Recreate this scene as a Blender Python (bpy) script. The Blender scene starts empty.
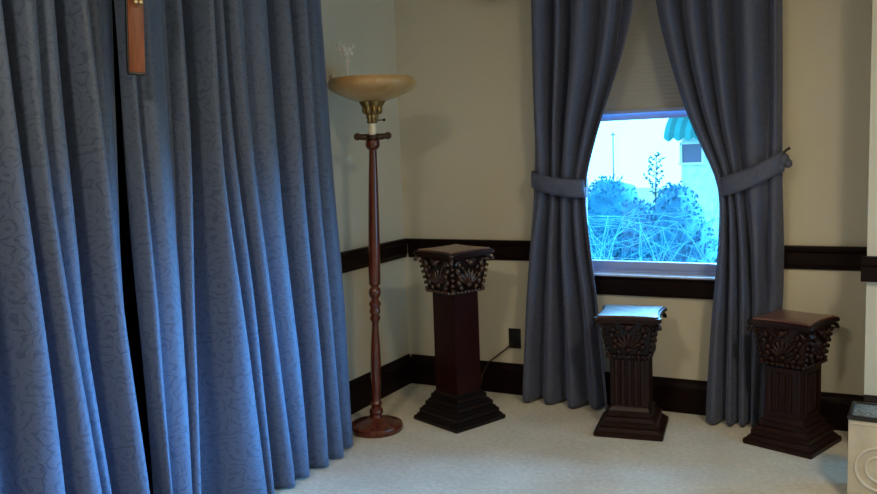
import bpy, bmesh, math, random
import numpy as np
from mathutils import Vector, Matrix, Euler
random.seed(7)
S = bpy.context.scene
COL = S.collection
PI = math.pi
ZL = [0, 0.3, 0.6, 0.9, 1.2, 1.5, 1.8, 2.1]
BIG = [(-0.03, [-2.852, -2.849, -2.845, -2.839, -2.842, -2.847, -2.851, -2.853]), (0.04, [-2.739, -2.745, -2.754, -2.766, -2.776, -2.788, -2.802, -2.811]), (-0.07, [-2.709, -2.712, -2.716, -2.723, -2.735, -2.745, -2.751, -2.755]), (0.045, [-2.606, -2.621, -2.647, -2.677, -2.698, -2.709, -2.705, -2.703]), (0.01, [-2.567, -2.584, -2.611, -2.643, -2.657, -2.66, -2.649, -2.64]), (0.03, [-2.541, -2.555, -2.579, -2.606, -2.612, -2.614, -2.611, -2.608]), (-0.075, [-2.506, -2.513, -2.525, -2.538, -2.538, -2.54, -2.545, -2.548]), (0.045, [-2.43, -2.439, -2.456, -2.473, -2.488, -2.5, -2.51, -2.517]), (-0.01, [-2.401, -2.409, -2.427, -2.443, -2.449, -2.453, -2.453, -2.453]), (0.012, [-2.39, -2.393, -2.399, -2.405, -2.407, -2.407, -2.406, -2.405]), (-0.005, [-2.406, -2.402, -2.394, -2.384, -2.365, -2.345, -2.325, -2.309]), (0.0, [-2.317, -2.318, -2.321, -2.324, -2.327, -2.326, -2.321, -2.317]), (0.03, [-2.301, -2.3, -2.298, -2.298, -2.306, -2.309, -2.306, -2.304]), (0.005, [-2.275, -2.271, -2.265, -2.263, -2.274, -2.276, -2.267, -2.26]), (0.03, [-2.21, -2.202, -2.189, -2.19, -2.219, -2.23, -2.223, -2.216]), (0.0, [-2.2, -2.186, -2.164, -2.141, -2.114, -2.101, -2.101, -2.101]), (0.028, [-2.168, -2.156, -2.138, -2.117, -2.093, -2.078, -2.071, -2.066]), (-0.045, [-2.134, -2.119, -2.095, -2.07, -2.043, -2.028, -2.021, -2.016]), (-0.03, [-2.079, -2.068, -2.053, -2.036, -2.018, -2.007, -2.0, -1.995]), (-0.045, [-2.0, -1.997, -1.993, -1.992, -1.993, -1.99, -1.982, -1.975]), (0.045, [-1.829, -1.854, -1.884, -1.914, -1.943, -1.954, -1.948, -1.943]), (-0.01, [-1.8, -1.815, -1.832, -1.858, -1.889, -1.904, -1.906, -1.907]), (0.035, [-1.766, -1.776, -1.788, -1.81, -1.839, -1.855, -1.86, -1.865]), (-0.045, [-1.722, -1.733, -1.746, -1.771, -1.804, -1.821, -1.826, -1.831]), (0.04, [-1.638, -1.662, -1.687, -1.719, -1.755, -1.774, -1.78, -1.786]), (-0.0, [-1.592, -1.609, -1.626, -1.656, -1.69, -1.703, -1.7, -1.697]), (0.035, [-1.524, -1.536, -1.548, -1.572, -1.599, -1.61, -1.611, -1.611]), (-0.05, [-1.473, -1.477, -1.481, -1.5, -1.523, -1.529, -1.525, -1.521]), (0.04, [-1.387, -1.395, -1.403, -1.419, -1.436, -1.447, -1.454, -1.461]), (-0.03, [-1.342, -1.351, -1.359, -1.373, -1.388, -1.394, -1.397, -1.399]), (0.04, [-1.261, -1.28, -1.299, -1.314, -1.329, -1.339, -1.344, -1.35]), (-0.045, [-1.215, -1.234, -1.253, -1.263, -1.273, -1.282, -1.29, -1.299]), (0.02, [-1.133, -1.138, -1.143, -1.156, -1.17, -1.187, -1.206, -1.224]), (-0.045, [-1.083, -1.088, -1.093, -1.101, -1.108, -1.116, -1.124, -1.132])]
DRAPE_L = [(-0.03, [0.776, 0.797, 0.818, 0.849, 0.892, 0.891, 0.886, 0.884]), (0.03, [0.83, 0.85, 0.871, 0.901, 0.939, 0.941, 0.934, 0.938]), (-0.035, [0.89, 0.906, 0.923, 0.948, 0.98, 1.001, 1.009, 1.019]), (0.025, [0.96, 0.973, 0.986, 0.993, 1.004, 1.025, 1.044, 1.061]), (-0.04, [1.031, 1.031, 1.031, 1.029, 1.033, 1.056, 1.083, 1.099]), (0.035, [1.107, 1.098, 1.088, 1.072, 1.068, 1.104, 1.152, 1.179]), (-0.03, [1.169, 1.152, 1.132, 1.103, 1.1, 1.164, 1.23, 1.267]), (0.025, [1.237, 1.214, 1.188, 1.145, 1.125, 1.201, 1.287, 1.334]), (-0.02, [1.265, 1.239, 1.211, 1.171, 1.147, 1.235, 1.328, 1.385]), (0.02, [1.298, 1.275, 1.249, 1.214, 1.177, 1.266, 1.38, 1.465])]
DRAPE_R = [(0.01, [1.798, 1.814, 1.834, 1.861, 1.869, 1.727, 1.633, 1.558]), (0.03, [1.838, 1.849, 1.864, 1.883, 1.883, 1.761, 1.675, 1.611]), (-0.03, [1.883, 1.889, 1.897, 1.905, 1.898, 1.786, 1.712, 1.667]), (0.03, [1.917, 1.921, 1.925, 1.925, 1.912, 1.822, 1.765, 1.724]), (-0.03, [1.947, 1.948, 1.95, 1.949, 1.927, 1.857, 1.813, 1.784]), (0.025, [1.98, 1.981, 1.982, 1.974, 1.946, 1.894, 1.864, 1.844]), (-0.045, [2.003, 2.004, 2.005, 1.997, 1.964, 1.933, 1.916, 1.903]), (0.03, [2.019, 2.028, 2.04, 2.037, 2.013, 2.001, 1.996, 1.989]), (-0.03, [2.041, 2.054, 2.072, 2.076, 2.079, 2.083, 2.082, 2.077]), (0.01, [2.063, 2.08, 2.103, 2.111, 2.11, 2.114, 2.112, 2.108]), (-0.03, [2.092, 2.117, 2.15, 2.153, 2.146, 2.14, 2.138, 2.133])]

# ------------------------------------------------------------------ helpers
class B:
    """collects shapes into one mesh object"""
    def __init__(self):
        self.bm = bmesh.new(); self.M = Matrix.Identity(4)
    def _xf(self, vs, m=None):
        m = self.M @ m if m is not None else self.M
        bmesh.ops.transform(self.bm, matrix=m, verts=vs)
    def box(self, c, s, bevel=0.0, rot=None, seg=2):
        b2 = bmesh.new()
        bmesh.ops.create_cube(b2, size=1.0)
        bmesh.ops.transform(b2, matrix=Matrix.Diagonal((s[0], s[1], s[2], 1)), verts=b2.verts)
        if bevel > 0:
            bmesh.ops.bevel(b2, geom=b2.edges[:], offset=bevel, segments=seg, affect='EDGES', profile=.6)
        m = Matrix.Translation(c)
        if rot is not None: m = m @ Euler(rot).to_matrix().to_4x4()
        self.add(b2, m); return self
    def add(self, b2, m=None):
        me = bpy.data.meshes.new('tmp'); b2.to_mesh(me); b2.free()
        n = len(self.bm.verts)
        self.bm.from_mesh(me); bpy.data.meshes.remove(me)
        self.bm.verts.ensure_lookup_table()
        self._xf(self.bm.verts[n:], m)
    def lathe(self, prof, c=(0, 0, 0), seg=40, m=None, flute=0, famp=0.0):
        b2 = bmesh.new(); rows = []
        for (r, z) in prof:
            row = []
            for k in range(seg):
                a = 2*PI*k/seg
                rr = r*(1+famp*math.cos(flute*a)) if flute else r
                row.append(b2.verts.new((rr*math.cos(a), rr*math.sin(a), z)))
            rows.append(row)
        for i in range(len(rows)-1):
            for k in range(seg):
                b2.faces.new((rows[i][k], rows[i][(k+1) % seg], rows[i+1][(k+1) % seg], rows[i+1][k]))
        if prof[0][0] > 1e-5: b2.faces.new(list(reversed(rows[0])))
        if prof[-1][0] > 1e-5: b2.faces.new(rows[-1])
        bmesh.ops.remove_doubles(b2, verts=b2.verts, dist=1e-6)
        bmesh.ops.recalc_face_normals(b2, faces=b2.faces)
        mm = Matrix.Translation(c)
        if m is not None: mm = mm @ m
        self.add(b2, mm); return self
    def ball(self, c, s, rot=None, sub=2):
        b2 = bmesh.new(); bmesh.ops.create_icosphere(b2, subdivisions=sub, radius=1)
        m = Matrix.Translation(c)
        if rot is not None: m = m @ Euler(rot).to_matrix().to_4x4()
        if not hasattr(s, '__len__'): s = (s, s, s)
        self.add(b2, m @ Matrix.Diagonal((s[0], s[1], s[2], 1))); return self
    def tube(self, pts, rad, seg=8):
        b2 = bmesh.new(); pts = [Vector(p) for p in pts]; rows = []
        if not hasattr(rad, '__len__'): rad = [rad]*len(pts)
        ref = None
        for i, p in enumerate(pts):
            t = (pts[min(i+1, len(pts)-1)]-pts[max(i-1, 0)]).normalized()
            if ref is None:
                ref = t.orthogonal().normalized()
            ref = (ref - t*ref.dot(t)).normalized(); q = t.cross(ref)
            rows.append([b2.verts.new(p+rad[i]*(math.cos(2*PI*k/seg)*ref+math.sin(2*PI*k/seg)*q)) for k in range(seg)])
        for i in range(len(rows)-1):
            for k in range(seg):
                b2.faces.new((rows[i][k], rows[i][(k+1) % seg], rows[i+1][(k+1) % seg], rows[i+1][k]))
        b2.faces.new(list(reversed(rows[0]))); b2.faces.new(rows[-1])
        self.add(b2); return self
    def prism(self, poly, z0, z1, bevel=0.0, m=None):
        b2 = bmesh.new()
        lo = [b2.verts.new((x, y, z0)) for x, y in poly]; hi = [b2.verts.new((x, y, z1)) for x, y in poly]
        n = len(poly)
        b2.faces.new(list(reversed(lo))); b2.faces.new(hi)
        for k in range(n): b2.faces.new((lo[k], lo[(k+1) % n], hi[(k+1) % n], hi[k]))
        bmesh.ops.recalc_face_normals(b2, faces=b2.faces)
        if bevel > 0:
            ed = [e for e in b2.edges if abs(e.verts[0].co.z-e.verts[1].co.z) < 1e-6]
            bmesh.ops.bevel(b2, geom=ed, offset=bevel, segments=3, affect='EDGES', profile=.5)
        self.add(b2, m); return self
    def frustum(self, z0, w0, z1, w1, c=(0, 0), bevel=.002):
        b2 = bmesh.new()
        def ring(w, z): return [b2.verts.new((c[0]+sx*w/2, c[1]+sy*w/2, z)) for sx, sy in ((-1, -1), (1, -1), (1, 1), (-1, 1))]
        lo, hi = ring(w0, z0), ring(w1, z1)
        b2.faces.new(list(reversed(lo))); b2.faces.new(hi)
        for k in range(4): b2.faces.new((lo[k], lo[(k+1) % 4], hi[(k+1) % 4], hi[k]))
        if bevel: bmesh.ops.bevel(b2, geom=b2.edges[:], offset=bevel, segments=2, affect='EDGES')
        self.add(b2); return self
    def extrude_profile(self, prof, p0, p1, out):
        """prof = [(distance out from wall, z)], swept from p0 to p1"""
        b2 = bmesh.new(); p0, p1, out = Vector(p0), Vector(p1), Vector(out)
        A = [b2.verts.new(p0+out*d+Vector((0, 0, z))) for d, z in prof]
        C_ = [b2.verts.new(p1+out*d+Vector((0, 0, z))) for d, z in prof]
        n = len(prof)
        for k in range(n): b2.faces.new((A[k], A[(k+1) % n], C_[(k+1) % n], C_[k]))
        b2.faces.new(list(reversed(A))); b2.faces.new(C_)
        bmesh.ops.recalc_face_normals(b2, faces=b2.faces)
        self.add(b2); return self
    def build(self, name, mat, parent=None, smooth=True, **props):
        me = bpy.data.meshes.new(name)
        self.bm.normal_update(); self.bm.to_mesh(me); self.bm.free()
        o = bpy.data.objects.new(name, me); COL.objects.link(o)
        me.materials.append(mat)
        if smooth:
            me.shade_smooth() if hasattr(me, 'shade_smooth') else None
            try: me.set_sharp_from_angle(angle=math.radians(38))
            except Exception: pass
        if parent: o.parent = parent
        for k, v in props.items(): o[k] = v
        return o

def thing(name, label, cat, loc=(0, 0, 0), rz=0, group=None):
    o = bpy.data.objects.new(name, None); COL.objects.link(o)
    o.location = loc; o.rotation_euler = (0, 0, rz); o.empty_display_size = .1
    o['label'] = label; o['category'] = cat
    if group: o['group'] = group
    return o

# ------------------------------------------------------------------ materials
def mat(name):
    m = bpy.data.materials.new(name); m.use_nodes = True
    nt = m.node_tree; b = nt.nodes['Principled BSDF']
    return m, nt, b
def N(nt, t, **kw):
    n = nt.nodes.new(t)
    for k, v in kw.items():
        if hasattr(n, k): setattr(n, k, v)
        else: n.inputs[k].default_value = v
    return n
def ramp(nt, fac, stops):
    r = nt.nodes.new('ShaderNodeValToRGB'); e = r.color_ramp.elements
    while len(e) < len(stops): e.new(.5)
    for i, (p, c) in enumerate(stops): e[i].position = p; e[i].color = (*c, 1)
    nt.links.new(fac, r.inputs[0]); return r.outputs[0]
def simple(name, col, rough=.5, metal=0, spec=.5, noise=0, nscale=8, bump=0, bscale=80, coat=0):
    m, nt, b = mat(name)
    b.inputs['Roughness'].default_value = rough; b.inputs['Metallic'].default_value = metal
    b.inputs['Specular IOR Level'].default_value = spec; b.inputs['Coat Weight'].default_value = coat
    b.inputs['Coat Roughness'].default_value = .08
    tc = nt.nodes.new('ShaderNodeTexCoord')
    b.inputs['Base Color'].default_value = (*col, 1)
    n = N(nt, 'ShaderNodeTexNoise', Scale=nscale, Detail=4.0); nt.links.new(tc.outputs['Object'], n.inputs['Vector'])
    if noise:
        c = ramp(nt, n.outputs['Fac'], [(.3, tuple(x*(1-noise) for x in col)), (.7, tuple(min(1, x*(1+noise)) for x in col))])
        nt.links.new(c, b.inputs['Base Color'])
    if bump:
        n2 = N(nt, 'ShaderNodeTexNoise', Scale=bscale, Detail=3.0); nt.links.new(tc.outputs['Object'], n2.inputs['Vector'])
        bp = N(nt, 'ShaderNodeBump', Strength=bump, Distance=.004); nt.links.new(n2.outputs['Fac'], bp.inputs['Height'])
        nt.links.new(bp.outputs[0], b.inputs['Normal'])
    return m
def wood(name, dark, light, rough=.28, coat=.4, scale=(14, 14, 1.6), vein=5, spec=.5):
    m, nt, b = mat(name); b.inputs['Specular IOR Level'].default_value = spec
    tc = nt.nodes.new('ShaderNodeTexCoord'); mp = N(nt, 'ShaderNodeMapping'); mp.inputs['Scale'].default_value = scale
    nt.links.new(tc.outputs['Object'], mp.inputs[0])
    n = N(nt, 'ShaderNodeTexNoise', Scale=vein, Detail=6.0, Distortion=.6); nt.links.new(mp.outputs[0], n.inputs['Vector'])
    nt.links.new(ramp(nt, n.outputs['Fac'], [(.3, dark), (.7, light)]), b.inputs['Base Color'])
    b.inputs['Roughness'].default_value = rough; b.inputs['Coat Weight'].default_value = coat
    b.inputs['Coat Roughness'].default_value = .12
    bp = N(nt, 'ShaderNodeBump', Strength=.12, Distance=.002); nt.links.new(n.outputs['Fac'], bp.inputs['Height'])
    nt.links.new(bp.outputs[0], b.inputs['Normal'])
    return m
def wall_mat(name, col):
    return simple(name, col, rough=.75, spec=.25, noise=.025, nscale=1.6, bump=.15, bscale=160)
M_wall = wall_mat('cream_paint', (.58, .54, .42))
M_ceil = simple('ceiling_paint', (.75, .72, .62), rough=.9, noise=.02)
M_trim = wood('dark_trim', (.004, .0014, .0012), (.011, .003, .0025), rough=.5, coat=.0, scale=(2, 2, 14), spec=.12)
M_wood = wood('mahogany', (.008, .0022, .0012), (.024, .006, .0032), rough=.42, coat=.0, spec=.25)
M_wood_light = wood('walnut_carving', (.020, .008, .0045), (.060, .024, .012), rough=.32, coat=.3)
M_wood_black = wood('ebonised_mahogany', (.004, .002, .0018), (.010, .004, .003), rough=.3, coat=.0, spec=.25)
M_lampwood = wood('lamp_cherry', (.050, .009, .005), (.125, .025, .011), rough=.26, coat=.35)
M_cross = wood('cross_oak', (.13, .030, .010), (.24, .065, .018), rough=.35, coat=.2)
M_brass = simple('antique_brass', (.26, .18, .07), rough=.35, metal=.85, noise=.35, nscale=60)
M_gold = simple('gold_plate', (.85, .68, .36), rough=.28, metal=.9)
M_dkmetal = simple('bronze', (.05, .03, .02), rough=.4, metal=.6)
M_cream = simple('candle_sleeve', (.72, .66, .5), rough=.5)
M_black = simple('black_plastic', (.008, .008, .009), rough=.35)
M_white = simple('white_frame_paint', (.62, .64, .68), rough=.4, noise=.02)
M_sash = simple('vinyl_daylight_tint', (.32, .41, .66), rough=.4, noise=.03)  # blue veil of daylight is put into the sash colour
M_shade = None

def carpet():
    m, nt, b = mat('beige_carpet')
    tc = nt.nodes.new('ShaderNodeTexCoord')
    n = N(nt, 'ShaderNodeTexNoise', Scale=3.2, Detail=5.0); nt.links.new(tc.outputs['Object'], n.inputs['Vector'])
    n3 = N(nt, 'ShaderNodeTexNoise', Scale=45.0, Detail=3.0); nt.links.new(tc.outputs['Object'], n3.inputs['Vector'])
    c1 = ramp(nt, n.outputs['Fac'], [(.35, (.62, .57, .45)), (.65, (.72, .67, .55))])
    c2 = ramp(nt, n3.outputs['Fac'], [(.3, (.80, .80, .80)), (.7, (1, 1, 1))])
    mx = N(nt, 'ShaderNodeMixRGB', blend_type='MULTIPLY'); mx.inputs[0].default_value = 1
    nt.links.new(c1, mx.inputs[1]); nt.links.new(c2, mx.inputs[2]); nt.links.new(mx.outputs[0], b.inputs['Base Color'])
    n2 = N(nt, 'ShaderNodeTexNoise', Scale=260.0, Detail=2.0); nt.links.new(tc.outputs['Object'], n2.inputs['Vector'])
    bp = N(nt, 'ShaderNodeBump', Strength=.7, Distance=.006); nt.links.new(n2.outputs['Fac'], bp.inputs['Height'])
    nt.links.new(bp.outputs[0], b.inputs['Normal'])
    b.inputs['Roughness'].default_value = .95; b.inputs['Sheen Weight'].default_value = .2
    return m
M_carpet = carpet()

def damask(name, base, dark, dscale=1.0):
    """slate blue satin with a scrolling woven pattern, driven by cloth UVs in metres"""
    m, nt, b = mat(name)
    uv = nt.nodes.new('ShaderNodeTexCoord')
    nz = N(nt, 'ShaderNodeTexNoise', Scale=11.0, Detail=3.0); nt.links.new(uv.outputs['UV'], nz.inputs['Vector'])
    off = N(nt, 'ShaderNodeVectorMath', operation='MULTIPLY_ADD'); off.inputs[1].default_value = (.11, .11, 0)
    nt.links.new(nz.outputs['Color'], off.inputs[0]); nt.links.new(uv.outputs['UV'], off.inputs[2])
    vo = N(nt, 'ShaderNodeTexVoronoi', Scale=13.0*dscale, voronoi_dimensions='2D'); nt.links.new(off.outputs[0], vo.inputs['Vector'])
    mu = N(nt, 'ShaderNodeMath', operation='MULTIPLY'); mu.inputs[1].default_value = 20
    nt.links.new(vo.outputs['Distance'], mu.inputs[0])
    si = N(nt, 'ShaderNodeMath', operation='SINE'); nt.links.new(mu.outputs[0], si.inputs[0])
    n4 = N(nt, 'ShaderNodeTexNoise', Scale=30.0, Detail=3.0); nt.links.new(uv.outputs['UV'], n4.inputs['Vector'])
    ad = N(nt, 'ShaderNodeMath', operation='MULTIPLY_ADD'); ad.inputs[1].default_value = 2.6
    nt.links.new(n4.outputs['Fac'], ad.inputs[0]); nt.links.new(si.outputs[0], ad.inputs[2])
    fac = ramp(nt, ad.outputs[0], [(.0, (0, 0, 0)), (.92, (0, 0, 0)), (1.0, (1, 1, 1))])
    sc = N(nt, 'ShaderNodeMath', operation='DIVIDE'); sc.inputs[1].default_value = 2.4
    nt.links.new(ad.outputs[0], sc.inputs[0])
    fac = ramp(nt, sc.outputs[0], [(.0, (0, 0, 0)), (.78, (0, 0, 0)), (.90, (1, 1, 1))])
    # weave
    n5 = N(nt, 'ShaderNodeTexNoise', Scale=190.0, Detail=2.0); nt.links.new(uv.outputs['UV'], n5.inputs['Vector'])
    weave = ramp(nt, n5.outputs['Fac'], [(.3, tuple(x*.86 for x in base)), (.7, tuple(x*1.12 for x in base))])
    mx = N(nt, 'ShaderNodeMixRGB'); nt.links.new(fac, mx.inputs[0]); nt.links.new(weave, mx.inputs[1]); mx.inputs[2].default_value = (*dark, 1)
    nt.links.new(mx.outputs[0], b.inputs['Base Color'])
    rr = N(nt, 'ShaderNodeMapRange'); rr.inputs['To Min'].default_value = .62; rr.inputs['To Max'].default_value = .42
    nt.links.new(fac, rr.inputs['Value']); nt.links.new(rr.outputs[0], b.inputs['Roughness'])
    b.inputs['Specular IOR Level'].default_value = .35
    b.inputs['Sheen Weight'].default_value = .25; b.inputs['Sheen Roughness'].default_value = .4
    b.inputs['Sheen Tint'].default_value = (.6, .7, 1, 1)
    bp = N(nt, 'ShaderNodeBump', Strength=.25, Distance=.003); nt.links.new(fac, bp.inputs['Height'])
    nt.links.new(bp.outputs[0], b.inputs['Normal'])
    return m
M_curt = damask('slate_blue_damask', (.076, .102, .162), (.054, .075, .126))
M_drape = damask('slate_grey_damask', (.076, .086, .132), (.088, .098, .146), 1.1)

def glass_mat():
    m, nt, b = mat('window_glass'); nt.nodes.remove(b)
    out = nt.nodes['Material Output']
    tr = nt.nodes.new('ShaderNodeBsdfTransparent'); tr.inputs[0].default_value = (.93, .97, .98, 1)
    gl = N(nt, 'ShaderNodeBsdfGlossy', Roughness=.02); lw = N(nt, 'ShaderNodeFresnel', IOR=1.45)
    mx = nt.nodes.new('ShaderNodeMixShader'); nt.links.new(lw.outputs[0], mx.inputs[0])
    nt.links.new(tr.outputs[0], mx.inputs[1]); nt.links.new(gl.outputs[0], mx.inputs[2]); nt.links.new(mx.outputs[0], out.inputs[0])
    return m
M_glass = glass_mat()
def shade_mat():
    m, nt, b = mat('shade_cloth')
    tc = nt.nodes.new('ShaderNodeTexCoord')
    w = N(nt, 'ShaderNodeTexWave', Scale=26.0, Distortion=.4, bands_direction='Z'); nt.links.new(tc.outputs['Object'], w.inputs['Vector'])
    nt.links.new(ramp(nt, w.outputs['Fac'], [(0, (.37, .37, .34)), (1, (.40, .40, .37))]), b.inputs['Base Color'])
    b.inputs['Roughness'].default_value = .9
    return m
M_shade = shade_mat()
M_amber = None
def amber():
    m, nt, b = mat('amber_glass')
    tc = nt.nodes.new('ShaderNodeTexCoord')
    n = N(nt, 'ShaderNodeTexNoise', Scale=9.0, Detail=4.0); nt.links.new(tc.outputs['Object'], n.inputs['Vector'])
    nt.links.new(ramp(nt, n.outputs['Fac'], [(.3, (.40, .23, .08)), (.7, (.56, .36, .16))]), b.inputs['Base Color'])
    b.inputs['Roughness'].default_value = .3; b.inputs['Subsurface Weight'].default_value = .3
    b.inputs['Subsurface Radius'].default_value = (.03, .015, .006); b.inputs['Coat Weight'].default_value = .4
    return m
M_amber = amber()
def crystal():
    m, nt, b = mat('crystal')
    b.inputs['Base Color'].default_value = (.95, .93, .88, 1); b.inputs['Roughness'].default_value = .05
    b.inputs['Transmission Weight'].default_value = .35; b.inputs['IOR'].default_value = 1.5
    return m
M_crystal = crystal()

# ------------------------------------------------------------------ the room
XR, YF, ZC = 4.0, -7.0, 2.75
JX1 = 2.76
YA = 1.0   # depth of the unseen alcove, added so blue daylight can reach the curtain
JX, JY = 2.513, -.40
WX0, WX1, WZ0, WZ1 = 1.04, 1.92, .716, 2.21
T = .16
def struct(name, b, m, smooth=False):
    return b.build(name, m, None, smooth, kind='structure')
b = B(); b.box((XR/2, YF/2, -.05), (XR+.4, -YF+.3, .1)); b.box(((JX1+XR)/2+.05, (YA+.3)/2+.05, -.05), (XR-JX1+.3, YA+.1, .1)); struct('floor', b, M_carpet)
b = B(); b.box((XR/2, YF/2, ZC+.05), (XR+.4, -YF+.3, .1)); b.box(((JX1+XR)/2+.05, (YA+.3)/2+.05, ZC+.05), (XR-JX1+.3, YA+.1, .1)); struct('ceiling', b, M_ceil)
b = B(); b.box((-T/2, YF/2, ZC/2), (T, -YF+2*T, ZC)); struct('wall_left', b, M_wall)
b = B()
b.box((WX0/2, T/2, ZC/2), (WX0, T, ZC)); b.box(((WX1+JX)/2, T/2, ZC/2), (JX-WX1, T, ZC))
b.box(((WX0+WX1)/2, T/2, WZ0/2), (WX1-WX0, T, WZ0)); b.box(((WX0+WX1)/2, T/2, (WZ1+ZC)/2), (WX1-WX0, T, ZC-WZ1))
struct('wall_back', b, M_wall)
b = B(); b.box(((JX+XR)/2, YA+T/2, ZC/2), (XR-JX, T, ZC)); struct('wall_added_alcove', b, M_wall)
b = B(); b.box(((JX+JX1)/2, (JY+YA)/2, ZC/2), (JX1-JX, YA-JY, ZC)); struct('wall_projecting', b, M_wall)
b = B(); b.box((XR/2, YF-T/2, ZC/2), (XR+2*T, T, ZC)); struct('wall_front', b, M_wall)
RY0, RY1, RZ0, RZ1 =   .40, -1.75, .40, 1.48
b = B(); ya, yb = YA+T, YF-T
b.box((XR+T/2, (ya+RY0)/2, ZC/2), (T, ya-RY0, ZC)); b.box((XR+T/2, (yb+RY1)/2, ZC/2), (T, RY1-yb, ZC))
b.box((XR+T/2, (RY0+RY1)/2, RZ0/2), (T, RY0-RY1, RZ0)); b.box((XR+T/2, (RY0+RY1)/2, (RZ1+ZC)/2), (T, RY0-RY1, ZC-RZ1))
struct('wall_right', b, M_wall)
b = B(); w = .05; ym, zm, W_, H_ = (RY0+RY1)/2, (RZ0+RZ1)/2, RY0-RY1, RZ1-RZ0
b.box((XR+.09, ym, RZ0+w/2), (.05, W_, w)); b.box((XR+.09, ym, RZ1-w/2), (.05, W_, w)); b.box((XR+.09, ym, zm), (.05, w, H_-2*w))
b.box((XR+.09, RY0-w/2, zm), (.05, w, H_-2*w)); b.box((XR+.09, RY1+w/2, zm), (.05, w, H_-2*w))
f = struct('added_window', b, M_white)  # unseen window, added to let blue light onto the left curtains
for q in (-1, 1):
    g = B(); g.box((XR+.09, ym+q*W_/4, zm), (.004, W_/2-1.5*w, H_-2*w)); g.build('window_glass', M_glass, f, False)

base_prof = [(0, 0), (.022, 0), (.022, .135), (.018, .150), (.012, .160), (.010, .172), (.004, .179), (0, .179)]
rail_prof = [(0, .782), (.012, .782), (.016, .800), (.020, .806), (.020, .862), (.030, .872), (.034, .886), (.034, .896), (0, .896)]
b = B(); b.extrude_profile(base_prof, (0.022, 0, 0), (JX, 0, 0), (0, -1, 0)); struct('baseboard_back', b, M_trim)
b = B(); b.extrude_profile(base_prof, (0, 0, 0), (0, YF, 0), (1, 0, 0)); struct('baseboard_left', b, M_trim)
b = B(); b.extrude_profile(rail_prof, (0.034, 0, 0), (1.00, 0, 0), (0, -1, 0)); struct('trim_1', b, M_trim)
b = B(); b.extrude_profile(rail_prof, (1.96, 0, 0), (JX, 0, 0), (0, -1, 0)); struct('trim_2', b, M_trim)
b = B(); b.extrude_profile(rail_prof, (0, 0, 0), (0, YF, 0), (1, 0, 0)); struct('trim_3', b, M_trim)
# projecting wall: rail with a deeper lower moulding that returns past the corner, tall base
b = B(); rp = [(0, .797), (.030, .797), (.030, .860), (.016, .866), (.016, .896), (.026, .902), (0, .904)]
b.extrude_profile(rp, (JX-.022, JY, 0), (JX1, JY, 0), (0, -1, 0))
struct('trim_4', b, M_trim)
b = B(); b.extrude_profile([(0, 0), (.02, 0), (.02, .275), (.008, .297), (0, .297)], (JX, JY, 0), (JX1, JY, 0), (0, -1, 0)); struct('baseboard_projecting', b, M_trim)

# added dark panels behind the long curtains, standing in for shade where they part
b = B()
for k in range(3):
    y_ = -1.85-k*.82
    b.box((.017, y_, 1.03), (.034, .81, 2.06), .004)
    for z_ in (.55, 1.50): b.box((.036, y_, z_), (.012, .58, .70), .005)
struct('gap_shadow_backing_1', b, M_trim)

# back window: frame, sashes, panes, casing
b = B(); w = .04
b.box(((WX0+WX1)/2, .11, WZ0+.011), (WX1-WX0, .08, .022), .003); b.box(((WX0+WX1)/2, .11, WZ1-.02), (WX1-WX0, .08, .04), .003)
b.box((WX0+.02, .11, (WZ0+WZ1)/2), (.04, .08, WZ1-WZ0-.08), .003); b.box((WX1-.02, .11, (WZ0+WZ1)/2), (.04, .08, WZ1-WZ0-.08), .003)
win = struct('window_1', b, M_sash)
s = B(); zt = 1.60
s.box(((WX0+WX1)/2, .10, WZ0+.044), (WX1-WX0-.08, .034, .044), .004); s.box(((WX0+WX1)/2, .10, zt-.032), (WX1-WX0-.08, .034, .052), .004)
s.box((WX0+.06, .10, (WZ0+zt)/2+.02), (.04, .034, zt-WZ0-.12), .003); s.box((WX1-.06, .10, (WZ0+zt)/2+.02), (.04, .034, zt-WZ0-.12), .003)
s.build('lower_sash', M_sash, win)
s = B(); s.box(((WX0+WX1)/2, .10, (WZ0+zt)/2+.02), (WX1-WX0-.16, .004, zt-WZ0-.12)); s.build('window_glass', M_glass, win, False)
s = B(); s.box(((WX0+WX1)/2, .13, (1.62+WZ1)/2-.02), (WX1-WX0-.08, .004, WZ1-1.62-.04)); s.build('window_glass', M_glass, win, False)
b = B(); b.box(((WX0+WX1)/2, .035, .7165), (WX1-WX0+.02, .10, .012), .004)
b.build('window_stool', M_white, win)
b = B(); b.extrude_profile([(0, .613), (.018, .613), (.022, .623), (.022, .698), (.030, .706), (.030, .714), (0, .714)], (.98, 0, 0), (1.98, 0, 0), (0, -1, 0))
struct('trim_5', b, M_trim)

# pleated blind covering the top of the window
sh = thing('cellular_blind', 'beige cellular blind lowered over the top of the window', 'blind', ((WX0+WX1)/2, .045, 1.575))
b = B(); nple = 26
prof = []
for k in range(nple*2+1):
    z = .016 + (2.17-1.575-.016)*k/(nple*2); prof.append((.0 if k % 2 else .002, z))
prof2 = prof+[(-.012, z) for d, z in reversed(prof)]
b.extrude_profile(prof2, (-(WX1-WX0)/2+.01, 0, 0), ((WX1-WX0)/2-.01, 0, 0), (0, -1, 0)); b.build('pleated_cloth', M_shade, sh, False)
b = B(); b.box((0, 0, .009), (WX1-WX0-.02, .022, .018), .004); b.build('bottom_rail', M_sash, sh)

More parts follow.
